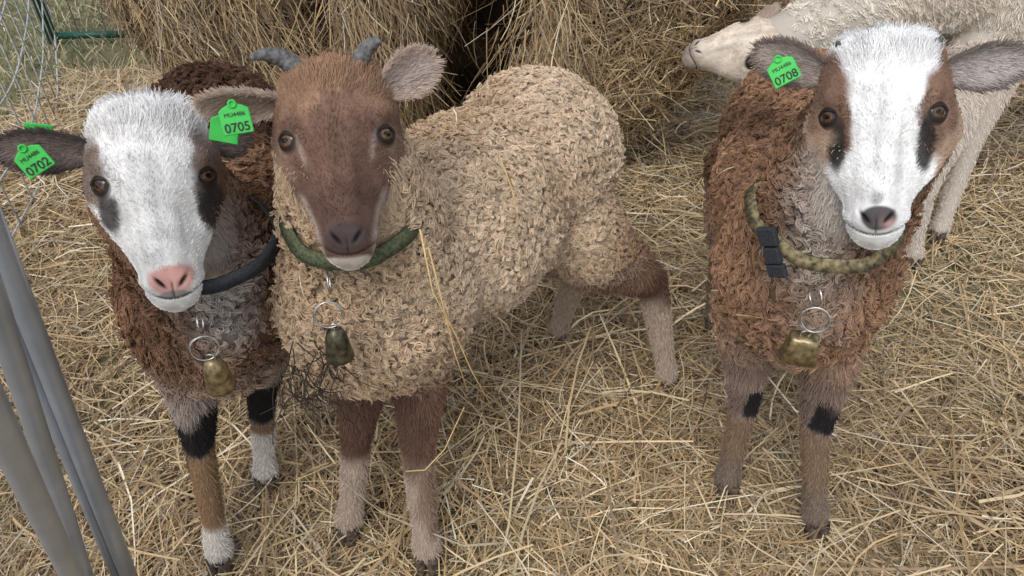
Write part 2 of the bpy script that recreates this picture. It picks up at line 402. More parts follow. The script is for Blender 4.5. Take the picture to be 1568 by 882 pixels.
def collar(g,c,axis,r,mat,wd=.02,sx=1.,sy=1.,flare=.75):
    n=nz(axis); u=nz(np.cross([0,1,0.],n)); w=np.cross(n,u); seg=96; V=[]
    prof=[(-.5,0),(-.5,.002),(.5,.002),(.5,0)]
    for i in range(seg):
        t=2*math.pi*i/seg; rd=math.cos(t)*u*sx+math.sin(t)*w*sy; wob=.0022*math.sin(3*t+1)+.001*math.sin(8*t)
        dz=.003*math.sin(2*t+.7)+.0012*math.sin(7*t)
        for h,k in prof: V.append(np.array(c)+rd*(r+wob-h*wd*flare)+nz(rd)*k+n*(h*wd*.8+dz))
    return mesh_np('collar',np.array(V),np.r_[grid_faces(seg,4),ring_close(seg,4)],mat,g=g,smooth=False)
def lathe(name,c,prof,mat,g,sx=1,sy=1,pw=2.,yaw=0.):
    m=32; V=[]
    for r,z in prof:
        for j in range(m):
            a=2*math.pi*j/m; x=np.sign(math.cos(a))*abs(math.cos(a))**(2/pw)*r*sx; y=np.sign(math.sin(a))*abs(math.sin(a))**(2/pw)*r*sy
            V.append([c[0]+x*math.cos(yaw)-y*math.sin(yaw),c[1]+x*math.sin(yaw)+y*math.cos(yaw),c[2]+z])
    return mesh_np(name,np.array(V),grid_faces(len(prof),m),mat,g=g)
def bell_round(g,c,s,mat):
    pr=[(.001,.026),(.006,.025),(.010,.021),(.0125,.014),(.0145,.004),(.0155,-.008),(.0165,-.016),(.0175,-.020),(.0165,-.020),(.0145,-.014),(.012,.01),(.002,.018)]
    lathe('bell',c,[(a*s,b*s) for a,b in pr],mat,g)
    torus('bell_loop',(c[0],c[1],c[2]+.029*s),(0,1,.2),.005*s,.0012,M_steel,g)
    lathe('clapper',(c[0],c[1],c[2]-.018*s),[(.0001,.005),(.004,.003),(.005,0),(.004,-.003),(.0001,-.005)],M_steel,g)
def bell_box(g,c,s,mat,yaw):
    pr=[(.001,.019),(.012,.0185),(.0145,.016),(.0155,.008),(.0175,-.006),(.0195,-.018),(.0185,-.018),(.015,.0),(.012,.014),(.001,.015)]
    lathe('bell',c,[(a*s,b*s) for a,b in pr],mat,g,1.15,.75,4.5,yaw)
    torus('bell_loop',(c[0],c[1],c[2]+.022*s),(0,1,.2),.006*s,.0014,M_steel,g)
def tag(g,c,nrm,up,w,h,txt,sub):
    n=nz(nrm); u=nz(np.asarray(up,float)-(np.asarray(up,float)@n)*n); r=np.cross(u,n)
    r2=[(-.5,-.5),(.5,-.5),(.5,.25),(.32,.36),(.14,.42),(.1,.56),(-.1,.56),(-.14,.42),(-.32,.36),(-.5,.25)]
    c=np.array(c); V=[];k=len(r2)
    for z in (.0012,-.0012):
        for x,y in r2: V.append(c+r*x*w+u*y*h+n*z)
    me=bpy.data.meshes.new('ear_tag'); me.from_pydata([list(v) for v in V],[],[tuple(range(k)),tuple(range(2*k-1,k-1,-1))]+[((i+1)%k,i,k+i,k+(i+1)%k) for i in range(k)])
    me.materials.append(M_tag); o=link(bpy.data.objects.new('ear_tag',me),g)
    bv=o.modifiers.new('b','BEVEL'); bv.width=.0012; bv.segments=2
    torus('tag_pin',c+u*.42*h+n*.002,n,.0035,.0012,M_tag,g,seg=20)
    for t,sz,yy,of in ((txt,.0140,-.42,.00018),(sub,.0066,.04,0.)):
        if not t: continue
        cu=bpy.data.curves.new('tag_number','FONT'); cu.body=t; cu.size=sz*w/.033; cu.align_x='CENTER'; cu.extrude=.0002; cu.offset=of
        cu.materials.append(M_ink); to=link(bpy.data.objects.new('tag_number',cu))
        q=c+u*yy*h+n*.0017
        mw=Matrix(((r[0],u[0],n[0],q[0]),(r[1],u[1],n[1],q[1]),(r[2],u[2],n[2],q[2]),(0,0,0,1)))
        to.parent=g.e; to.matrix_parent_inverse=Matrix.Translation(-g.loc); to.matrix_basis=mw
def horn(hf,g,pts,r0):
    pts=np.array(pts); n=26; t=np.linspace(0,1,n); k=len(pts)
    P=np.stack([np.interp(t,np.linspace(0,1,k),pts[:,i]) for i in range(3)],1)
    for _ in range(4): P[1:-1]=(P[:-2]+2*P[1:-1]+P[2:])/4
    rad=r0*(1-t**1.6*.80)*(1+.06*np.sin(t*55))
    tube('horn',hf.w(P),rad*hf.s,M_horn,g,seg=16)

def make_sheep(loc,prims,hf,headcol,bodycol,cfg):
    g=Grp('sheep',loc)
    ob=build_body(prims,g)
    V,Tn,Nn=tri_data(ob)
    cen=(V[Tn[:,0]]+V[Tn[:,1]]+V[Tn[:,2]])/3
    lt=labels(prims,cen); leg=np.char.startswith(lt,'leg')
    short=leg&(cen[:,2]<cfg.get('zf',.345)); 
    lv=labels(prims,V)
    set_cols(ob,bodycol(V,lv)*.6,M_skin)  # skin coloured darker than the coat, painting shade into gaps between wool locks
    cf=lambda P: bodycol(P,labels(prims,P))
    wool(g,V,Tn,Nn,(~short).astype(float),hf,cf,cfg)
    fur_short(g,V,Tn,Nn,(leg&(cen[:,2]<cfg.get('zf',.345)+.03)).astype(float),cf,cfg.get('ns',24000),lambda P:.008+.010*sstep(P[:,2],.25,.36))
    lc=hf.l(cen); thr=(lt=='neck')&(lc[:,2]>cfg.get('thr',-.10))&(lc[:,1]>.02)&(np.abs(lc[:,0])<.075)
    if thr.sum()>20: fur_short(g,V,Tn,Nn,thr.astype(float),cf,4500,lambda P:.012+0*P[:,0],'throat_fur')
    build_head(hf,g,headcol,cfg.get('fur',(.0052,34000)),fk=cfg.get('fk',1.),cheek=cfg.get('cheek',.08),iris_c=cfg.get('iris',(.085,.038,.016)))
    for p,f in cfg['hooves']: hoof(g,p,f)
    nd=cfg.get('debris',0)
    if nd:
        P,N=sample(V,Tn,Nn,nd,(~short&(lt=='body')).astype(float)); u,w=frames(N); a=R.uniform(0,6.28,nd)
        D=np.cos(a)[:,None]*u+np.sin(a)[:,None]*w
        Lr=R.gamma(3,1/3,nd)*.032
        Vr,Fr=ribbons(P+N*(cfg['L'](P)*.85)[:,None]-D*(Lr*.5)[:,None],D,N,Lr,R.uniform(.001,.0024,nd),R.normal(size=(nd,3))*.3-N*.25,4)
        mesh_np('straw_bits',Vr,Fr,M_straw,np.repeat(PAL[R.choice(6,nd)],10,0),g,smooth=False)
    return g
def foot(p,r=.024): return ((p[0],p[1],.030),r)

# ================= SHEEP A : white-faced, left
def spot(l,ca,cb,ra,rb,seed,k=.25):
    n=sn(l,160,seed)*k
    return 1-sstep(((np.abs(l[:,0])-ca)/ra)**2+((l[:,1]-cb)/rb)**2+n,.5,1.5)
def headA(l):
    A=np.abs(l[:,0]); b=l[:,1]; c=l[:,2]; n=sn(l,150,1)*.004; right=l[:,0]>0
    col=np.tile([.77,.75,.72],(len(l),1))
    lim=np.where(right,.037,.042)
    br=sstep(A+n,lim,lim+.012)*sstep(b+n,-.060,-.034)*(1-sstep(b+n,.016,.034))
    col=mixc(col,(.17,.115,.085),br*.93)
    sp=spot(l,.050,.034,.0115,.024,4)*sstep(b,.004,.018); col=mixc(col,(.045,.036,.034),sp*.92)
    rr=right*sstep(A+n-c*.25,.056,.068)*sstep(b,-.03,.0)*(1-sstep(b,.085,.10))
    col=mixc(col,(.17,.10,.065),rr)
    col=mixc(col,(.036,.029,.027),right*spot(l,.054,.034,.014,.034,5)*.93)
    col=mixc(col,(.16,.09,.06),sstep(-c,.095,.11)*right)
    pk=1-sstep((A/.025)**2+((b-.111)/.018)**2+n*40,.6,1.3); col=mixc(col,(.62,.34,.29),pk*(c>-.05))
    col=mixc(col,(.25,.24,.24),(1-sstep((A/.016)**2+((b-.129)/.006)**2,.6,1.3))*(c>-.06)*.8)
    return col
def browns(P,seed,dark,red,grey,wz):
    n=sn(P,14,seed)*.5+sn(P,60,seed+1)*.35
    col=mixc(np.tile(dark,(len(P),1)),red,sstep(n,-.7,.6)); return mixc(col,grey,wz)
def bodyA(P,lab):
    z=P[:,2]; fr=sstep(-P[:,1],-.84,-.74)
    lowc=(1-sstep(z,.38,.46))*.35
    col=browns(P,11,(.14,.076,.047),(.30,.175,.102),(.50,.41,.34),lowc)
    thr=np.exp(-((P[:,0]+.385)/.042)**2)*fr*sstep(z,.44,.50)*(1-sstep(z,.68,.74)); col=mixc(col,(.56,.51,.46),thr*.85)
    dk=sstep(P[:,1],1.12,1.25); col=mixc(col,(.075,.042,.030),dk*.8)
    for nm,z0,z1,bk0,bk1 in (('legF1',.0,.085,.205,.29),('legF2',.0,.125,.16,.27),('legH',0,.09,.2,.25)):
        m=np.char.startswith(lab,nm)
        n=sn(P,60,15)*.012
        c2=np.tile([.33,.27,.23],(len(P),1)); c2=mixc(c2,(.26,.16,.085),1-sstep(z+n,bk0-.02,bk0+.0))
        st=sstep(sn(P*np.array([1,1,.25]),90,3),.1,.8)*(z<bk0); c2=mixc(c2,(.03,.02,.018),st*.7)
        c2=mixc(c2,(.018,.016,.016),sstep(z+n,bk0-.012,bk0)*(1-sstep(z+n,bk1-.01,bk1+.01)))
        c2=mixc(c2,(.66,.60,.52),1-sstep(z+n,z1-.01,z1+.006))
        f=m*(1-sstep(z,.33,.38)); col=mixc(col,c2,f)
    return col
hfA=HF((-.389,.70,.766),(.38,-.77,.51),-8,1.0)
pA=[ell((-.455,.87,.455),(.14,.125,.14),(-.2,1,0)),ell((-.51,1.07,.47),(.2,.14,.14),(-.2,1,0)),ell((-.56,1.28,.49),(.15,.13,.14),(-.2,1,0)),
    cap((-.43,.86,.50),.10,hfA.w([0,.01,-.090]),.076,'neck')]
pA+=chain([((-.495,.82,.42),.055),((-.50,.80,.33),.038),((-.520,.785,.19),.023),((-.508,.72,.06),.019),foot((-.501,.695))],'legF1')
pA+=chain([((-.41,.90,.42),.055),((-.405,.885,.33),.038),((-.446,.895,.19),.023),((-.462,.87,.06),.019),foot((-.463,.86))],'legF2')
for sx,nm in ((-.07,'legH1'),(.07,'legH2')):
    pA+=chain([((-.56+sx,1.27,.42),.085),((-.55+sx*1.2,1.20,.33),.055),((-.57+sx*1.2,1.36,.22),.027),((-.565+sx*1.2,1.32,.05),.018),((-.565+sx*1.2,1.305,.025),.021)],nm)
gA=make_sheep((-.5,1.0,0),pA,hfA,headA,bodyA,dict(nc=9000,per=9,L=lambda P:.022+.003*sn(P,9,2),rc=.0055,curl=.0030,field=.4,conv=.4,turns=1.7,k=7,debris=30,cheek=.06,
    flow=lambda P,N:np.array([-.05,.1,-.45]),hooves=[((-.499,.680,0),(0,-1)),((-.463,.850,0),(0,-1)),((-.649,1.295,0),(0,-1)),((-.481,1.295,0),(0,-1))]))
ear(hfA,gA,(-.060,-.040,-.058),(-.154,-.048,-.055),(.05,.35,.9),(.28,.22,.19),(.11,.08,.065),(.05,.04,.035),W=.022)
ear(hfA,gA,(.058,-.045,-.062),(.112,-.05,-.110),(.3,.2,.9),(.28,.22,.19),(.11,.08,.065),(.05,.04,.035),W=.022)
collar(gA,(-.385,.768,.642),(.15,-.15,1),.083,M_colk,.015)
torus('key_ring',(-.369,.643,.566),(.3,-1,.2),.0165,.0011,M_steel,gA); torus('key_ring_coil',(-.367,.641,.568),(.42,-1,.25),.0162,.0010,M_steel,gA)
torus('collar_loop',(-.372,.660,.592),(1,.2,0),.013,.0012,M_steel,gA)
bell_round(gA,(-.363,.640,.524),1.05,M_brass)
tag(gA,hfA.w([-.115,-.034,-.036]),hfA.d([-.1,.1,1]),hfA.d([-.55,-1,0]),.031,.032,'0702','MU4486')
tag(gA,hfA.w([-.111,-.060,-.074]),hfA.d([-.1,.3,1]),hfA.d([-.2,1,0]),.028,.030,'','')

# ================= SHEEP B : brown face, tan fleece, centre
def headB(l):
    A=np.abs(l[:,0]); b=l[:,1]; c=l[:,2]; n=sn(l,130,21)*.005
    col=np.tile([.160,.092,.066],(len(l),1))
    col=mixc(col,(.34,.205,.125),(1-sstep(b+n*2,-.060,-.010))*.85)
    col=mixc(col,(.105,.060,.048),sstep(b,.03,.07)*.7)
    col=mixc(col,(.25,.165,.115),sstep(A+n,.052,.066)*sstep(b,-.02,.01)*(1-sstep(b,.07,.09))*.7)
    st=np.exp(-((A-(.042-.26*np.maximum(b-.004,0)))/.0030)**2)*sstep(b,-.010,.006)*(1-sstep(b,.022,.040)); col=mixc(col,(.46,.36,.29),st*.6)
    jw=np.exp(-((A-np.interp(b,[.05,.08,.1,.13],[.052,.040,.034,.030]))/.004)**2)*sstep(b,.055,.070); col=mixc(col,(.52,.43,.36),jw*.6)
    col=mixc(col,(.58,.51,.44),sstep(b+n-.1*A,.1325,.138))
    col=mixc(col,(.070,.050,.048),(1-sstep((A/.024)**2+((b-.112)/.016)**2,.7,1.3))*(c>-.05))
    col=mixc(col,(.38,.27,.18),sstep(-c,.10,.12))
    return col
def bodyB(P,lab):
    z=P[:,2]; n=sn(P,12,31)*.5+sn(P,50,32)*.3
    col=mixc(np.tile([.50,.365,.24],(len(P),1)),(.65,.51,.365),sstep(n,-.5,.9))
    rear=sstep(P[:,0]+.35*P[:,1],.50,.60)*(1-sstep(z,.38,.52)); col=mixc(col,(.26,.155,.095),rear*.8)
    col=mixc(col,(.40,.27,.17),(1-sstep(z,.36,.42))*.4*(P[:,1]<.9))
    col=mixc(col,(.62,.55,.47),(1-sstep(z,.34,.38))*(P[:,1]>.88)*(P[:,1]<1.08)*.8)
    up=(.135,.075,.053); lo=(.45,.35,.27)
    for nm,zz in (('legF1',.175),('legF2',.185),('legH1',.235),('legH2',.27)):
        m=np.char.startswith(lab,nm); nn=sn(P,60,35)*.015
        c2=mixc(np.tile(up,(len(P),1)),lo,1-sstep(z+nn,zz-.03,zz+.02))
        if nm=='legF2': c2=mixc(c2,(.22,.12,.08),sstep(P[:,0]+nn,-.155,-.135)*.7*(z>.06))
        if nm=='legH2': c2=mixc(c2,(.38,.29,.22),np.ones(len(P))*.7)
        if nm=='legH1': c2=mixc(c2,(.24,.145,.095),sstep(z+nn,.26,.33)*.7)
        col=mixc(col,c2,m*(1-sstep(z,.34,.39)))
    return col
hfB=HF((-.188,.716,.812),(.16,-.81,.56),-1.5,.97)
dB=(.56,.83,0)
pB=[ell((-.19,.84,.50),(.145,.13,.155),dB),ell((-.075,1.01,.505),(.2,.145,.160),dB),ell((.038,1.170,.515),(.16,.142,.152),dB),
    cap((-.195,.84,.56),.112,hfB.w([0,.01,-.090]),.076,'neck')]
pB+=chain([((-.235,.83,.44),.06),((-.235,.805,.34),.040),((-.262,.80,.195),.025),((-.282,.77,.06),.021),foot((-.290,.757),.026)],'legF1')
pB+=chain([((-.15,.83,.44),.06),((-.145,.81,.34),.042),((-.155,.775,.2),.027),((-.148,.715,.06),.021),foot((-.146,.70),.026)],'legF2')
pB+=chain([((.07,1.14,.46),.105),((.145,1.095,.375),.072),((.220,1.105,.318),.046),((.274,1.14,.262),.031),((.322,1.112,.07),.020),foot((.330,1.106),.024)],'legH1')
pB+=chain([((.02,1.2,.45),.09),((.07,1.15,.35),.062),((.138,1.215,.24),.029),((.112,1.25,.06),.020),foot((.107,1.25),.024)],'legH2')
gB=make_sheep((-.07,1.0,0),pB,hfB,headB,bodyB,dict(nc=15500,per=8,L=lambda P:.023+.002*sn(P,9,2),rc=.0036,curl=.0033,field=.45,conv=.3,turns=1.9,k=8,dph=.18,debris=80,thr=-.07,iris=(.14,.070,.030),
    flow=lambda P,N:np.array([.03,.03,-.15]),ns=30000,hooves=[((-.291,.745,0),(-.2,-1)),((-.146,.688,0),(0,-1)),((.335,1.098,0),(-.2,-1)),((.107,1.246,0),(-.3,-1))]))
ear(hfB,gB,(-.060,-.048,-.062),(-.146,-.046,-.035),(.1,.75,.65),(.42,.31,.25),(.34,.23,.16),(.58,.47,.38),W=.020)
ear(hfB,gB,(.058,-.055,-.062),(.122,-.088,-.060),(-.2,.35,.9),(.42,.34,.30),(.32,.22,.16),(.50,.38,.29),W=.025)
horn(hfB,gB,[(-.030,-.072,-.055),(-.050,-.094,-.048),(-.070,-.098,-.038),(-.084,-.092,-.030)],.0125)
horn(hfB,gB,[(.028,-.075,-.055),(.040,-.098,-.048),(.054,-.106,-.042),(.060,-.104,-.038)],.0115)
collar(gB,(-.200,.782,.672),(.02,-.16,1),.088,M_colg,.016,sx=.95)
torus('key_ring',(-.2125,.645,.618),(.1,-1,.25),.0165,.0011,M_steel,gB); torus('key_ring_coil',(-.211,.643,.620),(.25,-1,.3),.0162,.0010,M_steel,gB)
torus('collar_loop',(-.2125,.672,.645),(1,.2,0),.014,.0012,M_steel,gB)
bell_round(gB,(-.207,.640,.576),.98,M_dbrass)
tag(gB,hfB.w([-.104,-.026,-.010]),hfB.d([.1,.05,1]),hfB.d([-.12,-1,0]),.031,.034,'0705','MU4486')
tag(gB,hfB.w([-.122,-.020,-.040]),hfB.d([.0,.3,1]),hfB.d([.25,-1,0]),.030,.032,'','')
rt=np.random.default_rng(50)
for i in range(34):
    p=np.array([-.27+rt.uniform(-.03,.05),.672+rt.uniform(-.01,.02),.54-rt.uniform(0,.08)]); pts=[p]; d=nz(np.array([rt.normal()*.4,-.05,-1.]))
    for k in range(5):
        pts.append(pts[-1]+d*rt.uniform(.012,.028)); d=nz(d+rt.normal(size=3)*.45+np.array([.05,.05,-.1]))
    tube('twig_%d'%i,pts,np.linspace(.0010,.0005,6),M_twig,gB,5)
M_st1=mat_noise('yellow_stalk',(.50,.34,.12),(.62,.45,.2),60,.5)
for pts in ([(-.105,.70,.70),(-.095,.685,.62),(-.07,.69,.54),(-.055,.70,.47),(-.03,.70,.40)],[(-.10,.72,.66),(-.085,.70,.58),(-.075,.70,.50),(-.06,.69,.44)],
            [(-.16,.69,.26),(-.13,.685,.27),(-.10,.70,.30),(-.07,.73,.36)],[(-.02,.93,.67),(.0,.88,.64),(.01,.85,.60)],[(-.05,1.0,.69),(-.09,.95,.70),(-.12,.92,.68)]):
    tube('stalk',pts,np.linspace(.0012,.0007,len(pts)),M_st1,gB,6)

# ================= SHEEP C : white blaze, right
def headC(l):
    A=np.abs(l[:,0]-.004); b=l[:,1]; c=l[:,2]; n=sn(l,150,41)*.004
    col=np.tile([.78,.77,.75],(len(l),1))
    a0=np.interp(b,[-.08,-.05,-.02,0,.03,.055,.08],[.056,.045,.036,.033,.035,.044,.08])
    br=sstep(A+n,a0-.005,a0+.005)*sstep(b,-.078,-.060)*(1-sstep(b+n,.042,.060))
    col=mixc(col,(.21,.128,.088),br)
    col=mixc(col,(.026,.021,.020),spot(l,.0435,.034,.0095,.030,44,.15)*.95)
    sd=sstep(-c+n,.045,.065)*sstep(b,-.03,.01); col=mixc(col,(.46,.34,.24),sd*.75)
    sd=sstep(A+n,.050,.062)*sstep(b,.01,.03)*(1-sstep(b,.075,.095)); col=mixc(col,(.42,.30,.21),sd*.85)
    col=mixc(col,(.24,.13,.08),sstep(-c,.10,.12))
    nd=(1-sstep((A/.020)**2+((b-.114)/.014)**2+n*40,.7,1.2))*(c>-.05); col=mixc(col,(.085,.075,.078),nd)
    pk=np.exp(-(((l[:,0]-.012)/.007)**2+((b-.119)/.006)**2)); col=mixc(col,(.50,.30,.28),pk*(c>-.05)*.8)
    sp=1-sstep(((l[:,0]+.004)/.010)**2+((b-.091)/.006)**2+sn(l,260,46)*.8,.2,1.8); col=mixc(col,(.12,.12,.125),sp*.75)
    return col
def bodyC(P,lab):
    z=P[:,2]; fr=sstep(-P[:,1],-.84,-.74)
    col=browns(P,51,(.13,.074,.047),(.33,.195,.118),(.46,.34,.24),(1-sstep(z,.38,.46))*.3)
    col=mixc(col,(.045,.027,.020),sstep(sn(P,22,55),.3,1.0)*fr*.85)
    thr=np.exp(-((P[:,0]-.385)/.055)**2)*fr*sstep(z,.53,.58); col=mixc(col,(.66,.62,.56),thr*.95)
    tr2=np.exp(-((P[:,0]-.42)/.04)**2)*fr*sstep(z,.44,.49)*(1-sstep(z,.54,.60)); col=mixc(col,(.42,.35,.29),tr2*.6)
    for nm,bk0,bk1 in (('legF1',.215,.275),('legF2',.215,.275),('legH',.2,.22)):
        m=np.char.startswith(lab,nm); n=sn(P,60,56)*.012
        c2=np.tile([.30,.22,.18],(len(P),1)); c2=mixc(c2,(.13,.085,.06),sstep(z,.26,.33)*.5)
        c2=mixc(c2,(.22,.145,.085),(1-sstep(z+n,bk0-.03,bk0))*.9)
        c2=mixc(c2,(.19,.15,.12),(1-sstep(z,.06,.13))*.8)
        c2=mixc(c2,(.018,.016,.017),sstep(z+n,bk0-.008,bk0+.004)*(1-sstep(z+n,bk1-.01,bk1+.008))*(.35+.65*(P[:,0]>(.395 if nm=='legF1' else .49))))
        col=mixc(col,c2,m*(1-sstep(z,.33,.38)))
    return col
hfC=HF((.404,.750,.820),(-.41,-.78,.47),15,1.01)
dC=(.2,1,0)
pC=[ell((.445,.90,.49),(.14,.122,.15),dC),ell((.49,1.07,.505),(.2,.14,.15),dC),ell((.535,1.25,.515),(.15,.135,.148),dC),
    cap((.43,.89,.56),.105,hfC.w([0,.01,-.09]),.080,'neck')]
pC+=chain([((.385,.90,.43),.058),((.385,.875,.34),.040),((.403,.868,.2),.024),((.402,.848,.06),.020),foot((.401,.845),.025)],'legF1')
pC+=chain([((.50,.88,.43),.058),((.50,.835,.34),.040),((.514,.82,.2),.025),((.535,.775,.06),.020),foot((.540,.765),.025)],'legF2')
for sx,nm in ((-.07,'legH1'),(.07,'legH2')):
    pC+=chain([((.535+sx,1.25,.44),.085),((.53+sx*1.2,1.18,.34),.055),((.55+sx*1.2,1.34,.23),.027),((.55+sx*1.2,1.30,.05),.018),((.55+sx*1.2,1.29,.025),.021)],nm)
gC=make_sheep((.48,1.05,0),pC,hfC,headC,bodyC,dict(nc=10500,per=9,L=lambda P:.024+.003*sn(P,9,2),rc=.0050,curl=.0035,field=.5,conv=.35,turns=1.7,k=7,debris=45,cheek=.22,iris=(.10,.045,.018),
    flow=lambda P,N:np.array([.0,.05,-.35]),hooves=[((.401,.834,0),(-.1,-1)),((.541,.750,0),(.1,-1)),((.466,1.28,0),(0,-1)),((.634,1.28,0),(0,-1))]))
ear(hfC,gC,(-.060,-.050,-.060),(-.140,-.084,-.050),(.1,.4,.9),(.44,.37,.33),(.24,.16,.11),(.14,.10,.08),W=.023)
ear(hfC,gC,(.060,-.046,-.060),(.142,-.052,-.060),(-.1,.4,.9),(.52,.47,.44),(.24,.16,.11),(.12,.09,.07),W=.023)
horn(hfC,gC,[(-.040,-.066,-.058),(-.046,-.080,-.054),(-.05,-.086,-.048)],.008)
horn(hfC,gC,[(.044,-.062,-.058),(.052,-.076,-.054),(.056,-.082,-.048)],.008)
collar(gC,(.400,.800,.655),(-.05,-.15,1),.092,M_coly,.015)
torus('key_ring',(.370,.680,.578),(-.3,-1,.2),.0168,.0011,M_steel,gC); torus('key_ring_coil',(.371,.678,.580),(-.45,-1,.3),.0165,.0010,M_steel,gC)
torus('collar_loop',(.370,.695,.604),(1,.2,0),.013,.0013,M_steel,gC)
bell_box(gC,(.366,.680,.532),1.05,M_brass,-.25)
def boxy(name,c,ax,ay,az,sx,sy,sz,mat,g,bev=.002):
    V=[np.array(c)+np.array(ax)*x*sx+np.array(ay)*y*sy+np.array(az)*z*sz for x in(-.5,.5) for y in(-.5,.5) for z in(-.5,.5)]
    me=bpy.data.meshes.new(name); me.from_pydata([list(v) for v in V],[],[(0,1,3,2),(4,6,7,5),(0,4,5,1),(2,3,7,6),(0,2,6,4),(1,5,7,3)])
    me.materials.append(mat); o=link(bpy.data.objects.new(name,me),g); b=o.modifiers.new('b','BEVEL'); b.width=bev; b.segments=3
    return o
bx=nz([.35,-.25,-.85]); bn=nz([-.70,-.65,.1]); bn=nz(bn-(bn@bx)*bx); bs=np.cross(bn,bx)
cb=np.array([.320,.736,.640])
for k,(o_,sx) in enumerate(((-.022,.024),(.004,.022),(.026,.018))):
    boxy('buckle',cb+bx*o_,bx,bn,bs,sx,.009,.024 if k!=1 else .020,M_colk,gC)
tag(gC,hfC.w([-.106,-.056,-.030]),hfC.d([.15,.05,1]),hfC.d([-.50,-1,0]),.032,.033,'0708','MU4486')

# ================= SHEEP D : cream, behind right, eating
def headD(l):
    col=np.tile([.70,.61,.50],(len(l),1)); b=l[:,1]
    col=mixc(col,(.28,.22,.19),sstep(b,.095,.13)*.8)
    return mixc(col,(.52,.42,.32),sstep(sn(l,60,61),0,1)*.35)
def bodyD(P,lab):
    n=sn(P,10,71); col=mixc(np.tile([.76,.69,.59],(len(P),1)),(.60,.50,.39),sstep(n,-.3,1)*.6)
    m=np.char.startswith(lab,'leg'); return mixc(col,(.66,.57,.48),m*.8)
hfD=HF((.560,1.75,.515),(-.30,-.52,.78),0,1.04,b=(-.72,.30,-.48))
dD=(.97,.22,0)
pD=[ell((1.22,1.91,.57),(.18,.15,.17),dD),ell((1.47,2.0,.56),(.25,.165,.17),dD),ell((1.72,2.05,.57),(.18,.15,.165),dD),
    cap((1.15,1.89,.60),.115,(.86,1.80,.58),.085,'neck'),cap((.86,1.80,.58),.085,hfD.w([0,-.03,-.08]),.064,'neck')]
pD+=chain([((1.16,1.84,.46),.075),((1.06,1.64,.34),.045),((1.0,1.55,.21),.028),((1.02,1.535,.06),.021),foot((1.03,1.53),.025)],'legF1')
pD+=chain([((1.30,1.92,.46),.07),((1.265,1.85,.36),.045),((1.20,1.75,.22),.028),((1.155,1.66,.06),.021),foot((1.147,1.645),.025)],'legF2')
for sx,nm in ((-.08,'legH1'),(.08,'legH2')):
    pD+=chain([((1.72,2.05+sx,.48),.10),((1.66,2.03+sx,.36),.06),((1.82,2.06+sx,.24),.03),((1.79,2.05+sx,.05),.02),((1.78,2.05+sx,.025),.024)],nm)
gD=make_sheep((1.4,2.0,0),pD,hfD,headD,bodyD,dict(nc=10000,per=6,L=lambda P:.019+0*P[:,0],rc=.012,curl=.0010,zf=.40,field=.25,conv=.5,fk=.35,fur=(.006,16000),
    flow=lambda P,N:np.array([.5,.1,-1.0]),ns=20000,hooves=[((1.03,1.52,0),(-.3,-1)),((1.14,1.635,0),(-.3,-1)),((1.77,1.97,0),(-1,-.2)),((1.77,2.13,0),(-1,-.2))]))
ear(hfD,gD,(-.058,-.045,-.062),(-.125,-.065,-.09),(.1,.4,.9),(.5,.38,.32),(.55,.45,.36),(.5,.42,.33),W=.022)
ear(hfD,gD,(.060,-.055,-.062),(.112,-.100,-.085),(.1,.4,.9),(.2,.13,.11),(.16,.11,.08),(.2,.14,.1),W=.022)
print('sheep done',time.time()-T0)

# ---------------------------------------------------------------- ground
def gh(x,y):
    P=np.c_[x,y,0*x]; h=.014*sn(P,3.2,81)+.008*sn(P,11,82)
    d=np.hypot((x+1.15)/.35,(y-2.15)/.35); h=h+.07*np.exp(-d**2)
    h*=1-.6*np.exp(-((x)**2*.6+(y-.9)**2*2.5))
    return h-.012
def in_straw(x,y):
    P=np.c_[x,y,0*x]; n=sn(P,2.5,83)*.15+sn(P,9,84)*.06
    return sstep(x-(-1.75)+n-np.maximum(y-2.6,0)*.9+.9*np.maximum(0,2.3-y),0.,.35)
nx,ny=260,230; X,Y=np.meshgrid(np.linspace(-2.6,4.6,nx),np.linspace(-1.2,6.0,ny))
x,y=X.ravel(),Y.ravel(); ins=in_straw(x,y); edge=np.minimum.reduce([x+2.6,4.6-x,y+1.2,6.0-y]); fe=sstep(edge,0,.4)
z=np.where(ins*fe>.02,gh(x,y)*fe*ins-(1-fe*ins)*.03,-.03)
cc=mixc(np.tile([.07,.048,.026],(len(x),1)),(.16,.11,.06),sstep(sn(np.c_[x,y,z],25,85),-.5,.8))
G=Grp('straw_bedding',(0,1.5,0))
mesh_np('straw_litter',np.c_[x,y,z],grid_faces(ny,nx,False),M_litter,cc,G)
gm=mat_noise('ground_grass_soil',(.075,.085,.035),(.20,.17,.09),9,.95,bump=.5)
mesh_np('ground',[[-80,-80,-.012],[80,-80,-.012],[80,80,-.012],[-80,80,-.012]],[[0,1,2,3]],gm)
